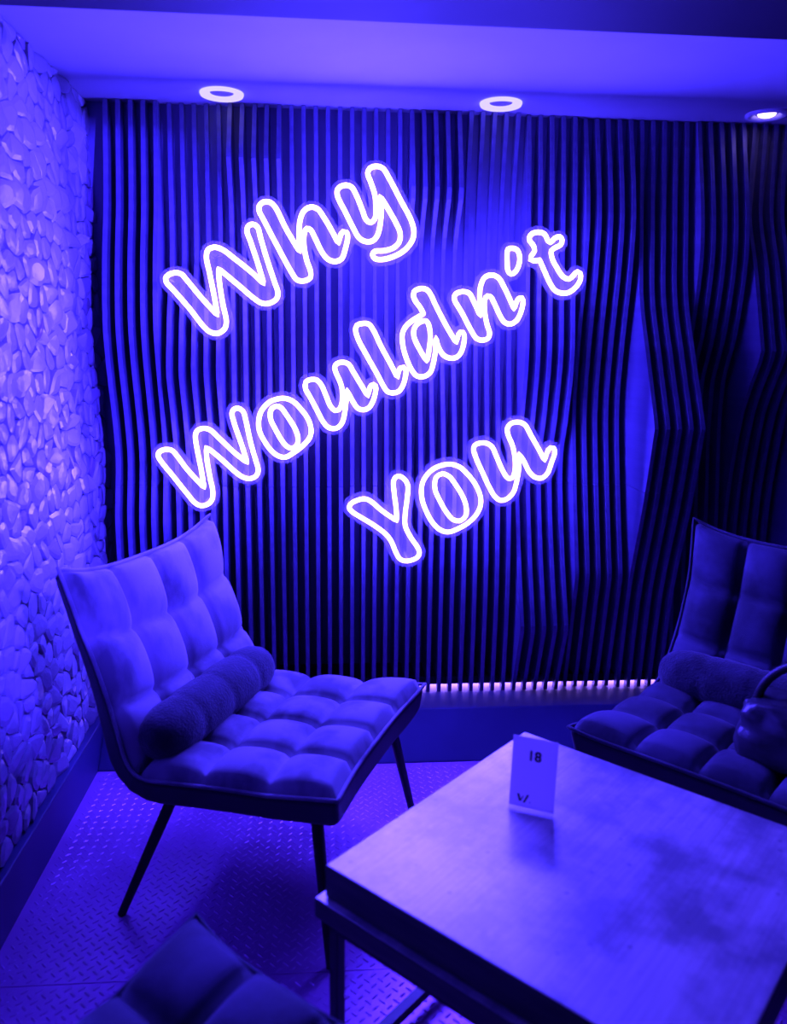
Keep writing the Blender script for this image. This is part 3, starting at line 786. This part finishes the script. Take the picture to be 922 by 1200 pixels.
10063,2486,10022,2575,9948,2645,9856,2693,9740,2704,9661,2703,9571,2696,9475,2686,9375,2677,9277,2669,9186,2658,9091,2645,8995,2633,8900,2623,8806,2617,8717,2611,8606,2606,8499,2609,
8395,2623,8294,2652,8196,2692,8102,2740,8009,2791,7914,2845,7826,2908,7736,2973,7646,3032,7561,3078,7484,3129,7383,3151,7292,3133,7204,3084,7125,3020,7075,2937,7036,2853,7007,2735,6982,
2620,6985,2520,7019,2432,7082,2379,7156,2334,7247,2289,7347,2253,7428,2218,7517,2182,7609,2142,7698,2099,7776,2047,7849,1992,7914,1932,7976,1865,8038,1791,8101,1710,8164,1624,8226,1536,
8287,1449,8346,1372,8396,1293,8445,1213,8493,1134,8540,1059,8586,989,8629,885,8694,790,8754,715,8817,658,8886],[3176,9583,3184,9674,3200,9765,3223,9855,3257,9940,3307,10029,3369,10116,
3440,10196,3516,10266,3596,10323,3684,10371,3775,10412,3865,10443,3972,10470,4080,10485,4188,10485,4271,10473,4356,10452,4438,10422,4516,10385,4589,10337,4657,10280,4723,10216,4789,
10148,4854,10079,4920,10005,4984,9926,5045,9844,5099,9760,5149,9673,5195,9581,5236,9488,5270,9396,5294,9310,5312,9206,5315,9107,5304,9008,5284,8924,5253,8839,5213,8755,5166,8676,5105,
8594,5034,8515,4956,8441,4875,8373,4792,8312,4703,8256,4612,8206,4521,8161,4432,8120,4342,8081,4252,8053,4164,8041,4060,8052,3958,8085,3862,8134,3787,8188,3717,8254,3650,8329,3586,8409,
3530,8491,3476,8582,3426,8678,3380,8773,3338,8864,3299,8956,3265,9046,3236,9135,3212,9225,3195,9314,3182,9404,3175,9494],[3644,9791,3650,9876,3665,9959,3698,10029,3789,10108,3902,10147,
3980,10139,4062,10106,4140,10059,4205,10001,4266,9928,4326,9846,4385,9761,4444,9678,4505,9589,4564,9496,4619,9403,4666,9311,4711,9212,4749,9112,4779,9014,4798,8919,4808,8811,4804,8707,
4777,8617,4724,8543,4651,8483,4572,8447,4453,8449,4331,8497,4265,8547,4203,8614,4143,8691,4085,8771,4031,8849,3979,8934,3928,9022,3880,9110,3836,9193,3790,9278,3747,9361,3709,9443,3680,
9523,3658,9614,3646,9704],[4987,11004,4992,11085,5023,11151,5113,11208,5227,11239,5347,11245,5464,11222,5561,11172,5646,11094,5691,11028,5729,10949,5766,10861,5807,10770,5846,10687,
5889,10595,5932,10499,5977,10404,6022,10315,6066,10237,6128,10134,6190,10043,6256,9987,6334,9974,6405,9999,6444,10057,6469,10143,6485,10237,6494,10332,6495,10436,6489,10545,6479,10653,
6466,10747,6448,10843,6427,10939,6403,11034,6375,11125,6341,11212,6300,11299,6257,11383,6219,11462,6191,11535,6158,11643,6153,11739,6192,11836,6264,11914,6341,11951,6435,11971,6527,
11974,6611,11962,6692,11934,6768,11888,6830,11821,6884,11733,6936,11636,6992,11538,7039,11464,7087,11387,7137,11308,7186,11228,7236,11148,7283,11069,7339,10976,7397,10879,7452,10784,
7503,10697,7545,10625,7564,10715,7588,10825,7620,10922,7670,11020,7732,11082,7853,11059,7885,10989,7892,10893,7880,10813,7854,10724,7822,10630,7790,10536,7763,10436,7736,10330,7703,
10231,7660,10148,7601,10077,7532,10020,7458,9986,7337,9987,7215,10028,7136,10082,7062,10155,6994,10238,6941,10320,6893,10413,6847,10507,6798,10595,6731,10693,6663,10785,6607,10861,6612,
10779,6619,10681,6626,10574,6630,10463,6629,10357,6624,10267,6616,10174,6606,10082,6593,9990,6579,9902,6563,9819,6543,9720,6522,9626,6495,9538,6458,9458,6401,9375,6332,9303,6257,9248,
6180,9211,6098,9188,6018,9188,5943,9219,5870,9273,5802,9339,5750,9403,5703,9476,5658,9555,5611,9640,5569,9716,5526,9798,5483,9884,5440,9972,5397,10061,5354,10148,5310,10237,5264,10329,
5218,10421,5174,10512,5134,10599,5098,10681,5061,10770,5026,10855,4999,10934]],"back":[6272,12181,6428,12209,6610,12201,6763,12159,6880,12095,6980,12006,7050,11917,7120,11798,7187,11678,
7261,11559,7336,11439,7411,11319,7480,11206,7595,11289,7719,11324,7873,11299,7999,11246,8080,11140,8131,10988,8130,10806,8094,10654,8053,10532,8014,10405,7975,10256,7935,10134,7872,
10011,7793,9912,7695,9826,7577,9765,7400,9740,7236,9765,7087,9825,6991,9890,6895,9983,6835,9934,6811,9793,6781,9642,6741,9488,6692,9365,6620,9247,6534,9148,6442,9070,6321,8999,6200,
8956,6015,8940,5859,8989,5754,9057,5650,9150,5557,9212,5555,9027,5527,8872,5485,8748,5427,8624,5352,8504,5276,8406,5188,8313,5086,8219,4994,8146,4874,8064,4767,8002,4644,7940,4509,7878,
4387,7830,4234,7796,4049,7802,3894,7845,3770,7905,3661,7977,3554,8071,3469,8165,3394,8260,3312,8384,3241,8508,3179,8633,3121,8756,3069,8880,3014,9034,2980,9157,2948,9334,2913,9188,2893,
9013,2873,8850,2859,8696,2851,8510,2867,8324,2915,8199,2981,8074,3057,7949,3127,7849,3212,7729,3285,7614,3349,7489,3389,7350,3384,7193,3327,7040,3258,6940,3146,6854,3024,6796,2885,6753,
2717,6729,2532,6750,2408,6797,2284,6884,2203,6981,2130,7108,2072,7235,2018,7361,1968,7487,1909,7616,1821,7738,1727,7832,1633,7914,1534,7989,1419,8070,1308,8146,1207,8211,1086,8284,965,
8357,854,8426,754,8488,633,8569,543,8647,453,8760,403,8889,419,9072,481,9194,563,9285,662,9355,782,9411,931,9463,1080,9497,1230,9497,1350,9462,1470,9401,1591,9322,1682,9248,1779,9160,
1883,9068,1986,8986,2028,9068,2005,9221,1981,9404,1963,9557,1948,9709,1946,9860,1977,10012,2040,10133,2128,10223,2244,10284,2420,10302,2556,10254,2662,10187,2758,10103,2846,9987,2903,
9860,2940,9708,2965,9829,3000,9951,3055,10077,3125,10193,3201,10294,3290,10389,3378,10467,3497,10547,3616,10608,3735,10655,3885,10699,4035,10723,4216,10724,4368,10696,4518,10648,4641,
10588,4736,10525,4839,10437,4931,10346,5017,10255,4984,10354,4919,10492,4864,10618,4814,10739,4763,10890,4746,11040,4772,11190,4832,11302,4920,11374,5039,11438,5188,11477,5369,11483,
5521,11453,5645,11396,5758,11313,5846,11223,5920,11103,5975,10983,6030,10860,6097,10717,6155,10590,6214,10469,6245,10529,6225,10711,6196,10863,6157,11014,6110,11141,6043,11277,5985,
11404,5942,11529,5913,11703,5935,11852,5988,11971,6072,12066,6189,12146]}}

# ------------------------------------------------------------------ the neon sign, three words
YSIGN = 1.905 * S
TUBE = .0076
labels = {
    'why': 'glowing neon word Why, topmost of the three sign words',
    'wouldnt': "glowing neon word Wouldn't, middle and longest of the three sign words",
    'you': 'glowing neon word You, lowest of the three sign words',
}
for word in ('why', 'wouldnt', 'you'):
    D = SIGN[word]
    pts = [p for tb in D['tubes'] for p in zip(tb[::2], tb[1::2])]
    cx, cz = sum(p[0] for p in pts) / len(pts), sum(p[1] for p in pts) / len(pts)
    t = thing('neon_sign', labels[word], 'neon sign', (cx * 1e-4, YSIGN, cz * 1e-4), group='neon words on the fin wall')
    for tb in D['tubes']:
        path = [((x - cx) * 1e-4, 0, (z - cz) * 1e-4) for x, z in zip(tb[::2], tb[1::2])]
        lt = MB().tube(path, TUBE, 10, closed=True, up=(0, 1, 0)).build('letter_tube', M_neon, t)
        lt.data.materials.append(M_neon_back)
        for f_ in lt.data.polygons:
            if f_.center.y > .0015:
                f_.material_index = 1
    bk = MB()
    poly = [((x - cx) * 1e-4, (z - cz) * 1e-4) for x, z in zip(D['back'][::2], D['back'][1::2])]
    n = len(poly)
    bk.add([(p[0], TUBE + .002, p[1]) for p in poly] + [(p[0], TUBE + .006, p[1]) for p in poly],
           [tuple(range(n)), tuple(reversed(range(n, 2*n)))] + [(a, n + a, n + (a+1) % n, (a+1) % n) for a in range(n)])
    bk.build('acrylic_backing', M_acryl, t)
    ends = {min(range(len(pts)), key=lambda q: pts[q][0]), max(range(len(pts)), key=lambda q: pts[q][0]),
            min(range(len(pts)), key=lambda q: pts[q][1]), max(range(len(pts)), key=lambda q: pts[q][1])}
    for q in sorted(ends):
        sx, sz = (pts[q][0] - cx) * 1e-4, (pts[q][1] - cz) * 1e-4
        MB().tube([(sx, TUBE + .006, sz), (sx, .13, sz)], .004, 8).build('standoff', M_cable, t)

# ------------------------------------------------------------------ armless tufted lounge chair
CW, CD = .47, .388
ZFr, ZCr, RR, ZT = -.705, -.732, .13, -.373
P0, P1, P2 = Vector((CD, ZFr)), Vector((0, ZCr)), Vector((-RR, ZT))
ca, cb = (P0 - P1).normalized(), (P2 - P1).normalized()
FIL = .05
Q0, Q2 = P1 + ca * FIL, P1 + cb * FIL
dense = [P0 + (Q0 - P0) * i / 60 for i in range(60)] + [Q0*(1-t)**2 + P1*2*t*(1-t) + Q2*t*t for t in [i/30 for i in range(30)]] + [Q2 + (P2 - Q2) * i / 60 for i in range(61)]
acc = [0]
for a, b_ in zip(dense, dense[1:]):
    acc.append(acc[-1] + (b_ - a).length)
LT = acc[-1]
LSEAT = (Q0 - P0).length + .035


def on_path(s):
    """point and inward normal of the side profile at arc length s (0 = front edge, LT = top edge)"""
    s_ = min(max(s, 0), LT - 1e-6)
    lo_, hi_ = 0, len(acc) - 1
    while hi_ - lo_ > 1:
        mid = (lo_ + hi_) // 2
        if acc[mid] <= s_:
            lo_ = mid
        else:
            hi_ = mid
    a, b_ = dense[lo_], dense[lo_ + 1]
    t = (s_ - acc[lo_]) / (acc[lo_ + 1] - acc[lo_])
    p = a + (b_ - a) * t
    d = dense[min(lo_ + 3, len(dense)-1)] - dense[max(lo_ - 2, 0)]
    d.normalize()
    return p + d * (s - s_), Vector((d.y, -d.x))


def chair_pt(u, q, off):
    """u in -1..1 across, q in 0..1 along the profile, off = height along the normal (layout units) -> local metres"""
    e = 1 - abs(u) ** 3
    s0, s1 = .020 * e, LT - .030 * e
    s = s0 + (s1 - s0) * q
    p, nrm = on_path(s)
    fs = s / LSEAT if s < LSEAT else (s - LSEAT) / (LT - LSEAT)
    hw = CW / 2 - .016 * math.sin(math.pi * min(max(fs, 0), 1)) * (1 if s > LSEAT else .45)
    lift = .012 * abs(u) ** 6 * (max(0, 1 - q * 6) + max(0, (q - .85) / .15)) # turned-up corners
    p = p + nrm * (off + lift)
    return Vector((p.x * S, u * hw * S, p.y * S + S))


QS = LSEAT / LT


def tuft(u, q):
    a = (u + 1) / 2 * 4
    if q < QS:
        b_ = q / QS * 3
    else:
        b_ = (q - QS) / (1 - QS) * 3
    fa, fb = a - math.floor(a), b_ - math.floor(b_)
    ha = (4 * fa * (1 - fa)) ** .34 if 0 < fa < 1 else 0
    hb = (4 * fb * (1 - fb)) ** .34 if 0 < fb < 1 else 0
    return .004 + .029 * ha * hb + .004 * (ha + hb) / 2


def pad(q0, q1, rows):
    nu, nq = 48, rows * 12
    m_ = MB()
    vs = []
    for i in range(nq + 1):
        q = q0 + (q1 - q0) * i / nq
        for j in range(nu + 1):
            u = -1 + 2 * j / nu
            vs.append(chair_pt(u * .985, q, tuft(u, min(max(q, 1e-6), 1 - 1e-6)) if 0 < i < nq and 0 < j < nu else 0))
    fs = [(i*(nu+1)+j, i*(nu+1)+j+1, (i+1)*(nu+1)+j+1, (i+1)*(nu+1)+j) for i in range(nq) for j in range(nu)]
    return m_.add(vs, fs)


def perimeter(off=0.0):
    n = 40
    return ([chair_pt(-1 + 2*i/n, 0, off) for i in range(n)] + [chair_pt(1, i/60, off) for i in range(60)] +
            [chair_pt(1 - 2*i/n, 1, off) for i in range(n)] + [chair_pt(-1, 1 - i/60, off) for i in range(60)])


def make_chair(label):
    t = thing('lounge_chair', label, 'chair', group='armless tufted lounge chairs')
    pad(0.003, QS, 3).build('seat_cushion', M_velvet, t, smooth=True)
    pad(QS, .997, 3).build('backrest_cushion', M_velvet, t, smooth=True)
    # shell under and behind
    m_ = MB()
    nu, nq = 16, 40
    top, bot = [], []
    for i in range(nq + 1):
        q = i / nq
        for j in range(nu + 1):
            u = -1 + 2 * j / nu
            thick = (.058 if q < QS else .058 - .03 * (q - QS) / (1 - QS))
            edge = 1 - abs(u) ** 8
            thick = thick * (.82 + .18 * edge)
            if i == 0:
                thick *= .9
            if i == nq:
                thick *= .55
            top.append(chair_pt(u, q, -.001))
            p = chair_pt(u * .95, q if 0 < i < nq else (.006 if i == 0 else .994), -thick)
            bot.append(p)
    k = (nu + 1) * (nq + 1)
    idx = lambda i, j: i * (nu + 1) + j
    fs = []
    for i in range(nq):
        for j in range(nu):
            fs.append((idx(i, j), idx(i, j+1), idx(i+1, j+1), idx(i+1, j)))
            fs.append((k+idx(i, j), k+idx(i+1, j), k+idx(i+1, j+1), k+idx(i, j+1)))
        fs.append((idx(i, 0), idx(i+1, 0), k+idx(i+1, 0), k+idx(i, 0)))
        fs.append((idx(i, nu), k+idx(i, nu), k+idx(i+1, nu), idx(i+1, nu)))
    for j in range(nu):
        fs.append((idx(0, j), k+idx(0, j), k+idx(0, j+1), idx(0, j+1)))
        fs.append((idx(nq, j), idx(nq, j+1), k+idx(nq, j+1), k+idx(nq, j)))
    sh = m_.add(top + bot, fs).build('shell', M_velvet_dark, t)
    bevel(sh, .012, 3)
    pip = MB().tube(perimeter(.003), .0052, 8, closed=True).build('piping', M_velvet, t, smooth=True)
    # lumbar roll
    m_ = MB()
    nl, nr = 48, 20
    vs = []
    Lr = .205
    for i in range(nl + 1):
        u = -1 + 2 * i / nl
        end = (1 - abs(u) ** 7) ** .5 if abs(u) < 1 else 0
        a = (u + 1) * 2
        fa = a - math.floor(a)
        seg = 1 - .07 * (1 - (4*fa*(1-fa)) ** .4) if 0 < i < nl else 1
        for j in range(nr):
            g = 2 * math.pi * j / nr
            r = .053 * end * seg
            jit = .0016 * noise.noise(Vector((i * .9, j * 1.1, 3.3)))
            vs.append(((.034 + (r*1.0 + jit) * math.cos(g)) * S, (u * Lr - .015) * S, S + (ZCr + .062 + (r*.98 + jit) * math.sin(g) - .0*u) * S))
    fs = [(i*nr+j, i*nr+(j+1) % nr, (i+1)*nr+(j+1) % nr, (i+1)*nr+j) for i in range(nl) for j in range(nr)]
    m_.add(vs, fs).build('lumbar_roll', M_fuzzy, t, smooth=True)
    for sy in (1, -1):
        for (tx, ty, tz), (fx, fy) in (((.33, .185, -.765), (.371, .226)), ((.045, .17, -.785), (-.03, .238))):
            a, b_ = Vector((tx*S, ty*sy*S, S + tz*S)), Vector((fx*S, fy*sy*S, 0.0))
            MB().tube([a, a + (b_-a)*.5, b_], [.016, .0135, .0105], 14).build('leg', M_black, t, smooth=False)
    return t


chair = make_chair('tufted velvet lounge chair beside the stone wall, below the neon sign')
chair.location = (-.254 * S, 1.495 * S, 0)
chair.rotation_euler = (0, 0, -.409)
c2 = copy_tree(chair)
c2['label'] = 'tufted lounge chair at right, shade painted into its velvet, with a shiny bag on its seat'


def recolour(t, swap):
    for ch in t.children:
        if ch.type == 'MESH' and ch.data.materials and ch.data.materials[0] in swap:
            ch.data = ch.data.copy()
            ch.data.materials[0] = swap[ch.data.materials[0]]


recolour(c2, {M_velvet: M_velvet_shaded})  # right and near chairs get the velvet with shade in its colour
c2.location = (.883 * S, 1.442 * S, 0)
c2.rotation_euler = (0, 0, -2.395)
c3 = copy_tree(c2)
c3['label'] = 'tufted lounge chair at the bottom edge, shade painted into its velvet, only its pointed seat corner in view'
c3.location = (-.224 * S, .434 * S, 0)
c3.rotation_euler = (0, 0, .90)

# ------------------------------------------------------------------ low table
TA = .78123
ZT_ = -.65
table = thing('low_table', 'square low table with a pale worn wooden top on black metal legs', 'table', W(-.009, .915, -1), 0)
av = Vector((math.sin(TA), math.cos(TA), 0))
bv = Vector((math.cos(TA), -math.sin(TA), 0))
table.rotation_euler = (0, 0, math.atan2(av.y, av.x))       # local x runs along av, local -y along bv
LA, LB = .4862 * S, .4965 * S
H0 = (ZT_ + 1) * S


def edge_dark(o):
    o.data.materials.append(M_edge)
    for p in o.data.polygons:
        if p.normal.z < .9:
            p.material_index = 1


top = MB().box((0, -LB, H0 - .046 * S), (LA, 0, H0)).build('tabletop', M_wood, table)
edge_dark(top)
bevel(top, .003)
sub = MB().box((-.010*S, -LB + .004*S, H0 - .075 * S), (LA - .014*S, .010*S, H0 - .0468 * S)).build('lower_board', M_wood, table)
edge_dark(sub)
bevel(sub, .002)
rail = MB()
hz = H0 - .075 * S
FR = .022
fx0, fx1, fy0, fy1 = .004*S, LA - .02*S, -LB + .014*S, -.002*S
rail.box((fx0, fy0, hz - .03), (fx1, fy0 + FR, hz)).box((fx0, fy1 - FR, hz - .03), (fx1, fy1, hz))
rail.box((fx0, fy0, hz - .03), (fx0 + FR, fy1, hz)).box((fx1 - FR, fy0, hz - .03), (fx1, fy1, hz))
rail.build('rail', M_black, table)
for x in (fx0, fx1 - FR):
    for y in (fy0, fy1 - FR):
        bevel(MB().box((x, y, 0), (x + FR, y + FR, hz - .001)).build('leg', M_black, table), .002)
for y in (fy0, fy1 - FR):
    MB().box((fx0 + FR, y, .03), (fx1 - FR, y + FR, .052)).build('stretcher', M_black, table)

# ------------------------------------------------------------------ table number card in a clear stand
cb0, cb1 = Vector((.2550, 1.0328, ZT_)), Vector((.3125, 1.0036, ZT_))
ang = math.atan2(cb1.y - cb0.y, cb1.x - cb0.x)
cw = (cb1 - cb0).length * S
chh = .108 * S
card = thing('table_number_card', 'small upright card reading 18 in a clear stand on the table', 'sign', W(*((cb0 + cb1) / 2)), ang)
tilt = math.radians(6)


def text_mesh(s, size, shear=0.0, bold=0.0):
    cu = bpy.data.curves.new('text', 'FONT')
    cu.body = s
    cu.size = size
    cu.align_x = 'CENTER'
    cu.shear = shear
    cu.offset = bold
    cu.extrude = .00015
    ob = bpy.data.objects.new('text', cu)
    C.objects.link(ob)
    bpy.context.view_layer.update()
    me = bpy.data.meshes.new_from_object(ob.evaluated_get(bpy.context.evaluated_depsgraph_get()))
    bpy.data.objects.remove(ob)
    me.materials.clear()
    me.materials.append(M_ink)
    return me


foot = MB().box((-cw/2, -.018, 0), (cw/2, .020, .003)).build('foot', M_acryl, card)
slot = MB().box((-cw/2, -.006, .003), (cw/2, .008, .011)).build('clear_holder', M_acryl, card)
panel = MB().box((-cw/2, -.0012, .006), (cw/2, .0012, chh)).build('printed_panel', M_print, card)
panel.rotation_euler = (-tilt, 0, 0)
o = link('numeral', text_mesh('18', .029, 0, .0011), panel)
o.rotation_euler = (math.pi / 2, 0, 0)
o.location = (0, -.0015, .70 * chh)


def stroke(mb, x0, z0, x1, z1, w):
    mb.add([(x0 - w/2, -.0016, z0), (x0 + w/2, -.0016, z0), (x1 + w/2, -.0016, z1), (x1 - w/2, -.0016, z1),
            (x0 - w/2, -.0013, z0), (x0 + w/2, -.0013, z0), (x1 + w/2, -.0013, z1), (x1 - w/2, -.0013, z1)],
           [(0, 1, 2, 3), (7, 6, 5, 4), (0, 4, 5, 1), (1, 5, 6, 2), (2, 6, 7, 3), (3, 7, 4, 0)])


lg = MB()
stroke(lg, -.0285, .034, -.0235, .0185, .0052)
stroke(lg, -.0225, .0185, -.0175, .031, .0022)
stroke(lg, -.0155, .0165, -.0075, .0345, .0044)
lg.build('logo_mark', M_ink, panel)
cp = MB()
stroke(cp, -.0035, .0165, -.0025, .0215, .0012)
cp.build('caption_mark', M_ink, panel)

# ------------------------------------------------------------------ bag on the right chair
f2 = Vector((math.cos(-2.395), math.sin(-2.395), 0))
l2 = Vector((-math.sin(-2.395), math.cos(-2.395), 0))
bag = thing('handbag', 'dark shiny handbag with a thick black strap lying on the right chair', 'bag')
bag.rotation_euler = (0, 0, -2.395)
bag.location = W(.883, 1.442, -.69) + (f2 * .235 + l2 * .15) * S
bm = bmesh.new()
bmesh.ops.create_cube(bm, size=1)
bmesh.ops.subdivide_edges(bm, edges=bm.edges, cuts=14, use_grid_fill=True)
bx, by, bz = .16 * S, .26 * S, .110 * S
for v in bm.verts:
    p = v.co * 2
    # superellipsoid rounding
    L4 = (abs(p.x)**5 + abs(p.y)**5 + abs(p.z)**5) ** .2
    p = p / L4
    zf = (p.z + 1) / 2
    squeeze = 1 - .35 * zf
    q = Vector((p.x * bx / 2 * squeeze, p.y * by / 2 * (1 - .1*zf), zf * bz))
    nn = noise.noise(q * 28 + Vector((3, 1, 7))) * .014 + noise.noise(q * 60) * .007
    q += Vector((p.x, p.y, p.z)).normalized() * nn * (.3 + zf)
    q.z = max(q.z, 0)
    v.co = q
me = bpy.data.meshes.new('bag_body')
bm.to_mesh(me)
bm.free()
me.materials.append(M_bag)
me.polygons.foreach_set('use_smooth', [True] * len(me.polygons))
link('bag_body', me, bag)
path = []
for i in range(25):
    g = math.pi * i / 24
    path.append((.01, math.cos(g) * by * .40, bz * .80 + math.sin(g) * .145))
MB().tube(path, .011, 10).build('strap', M_strap, bag, smooth=True)
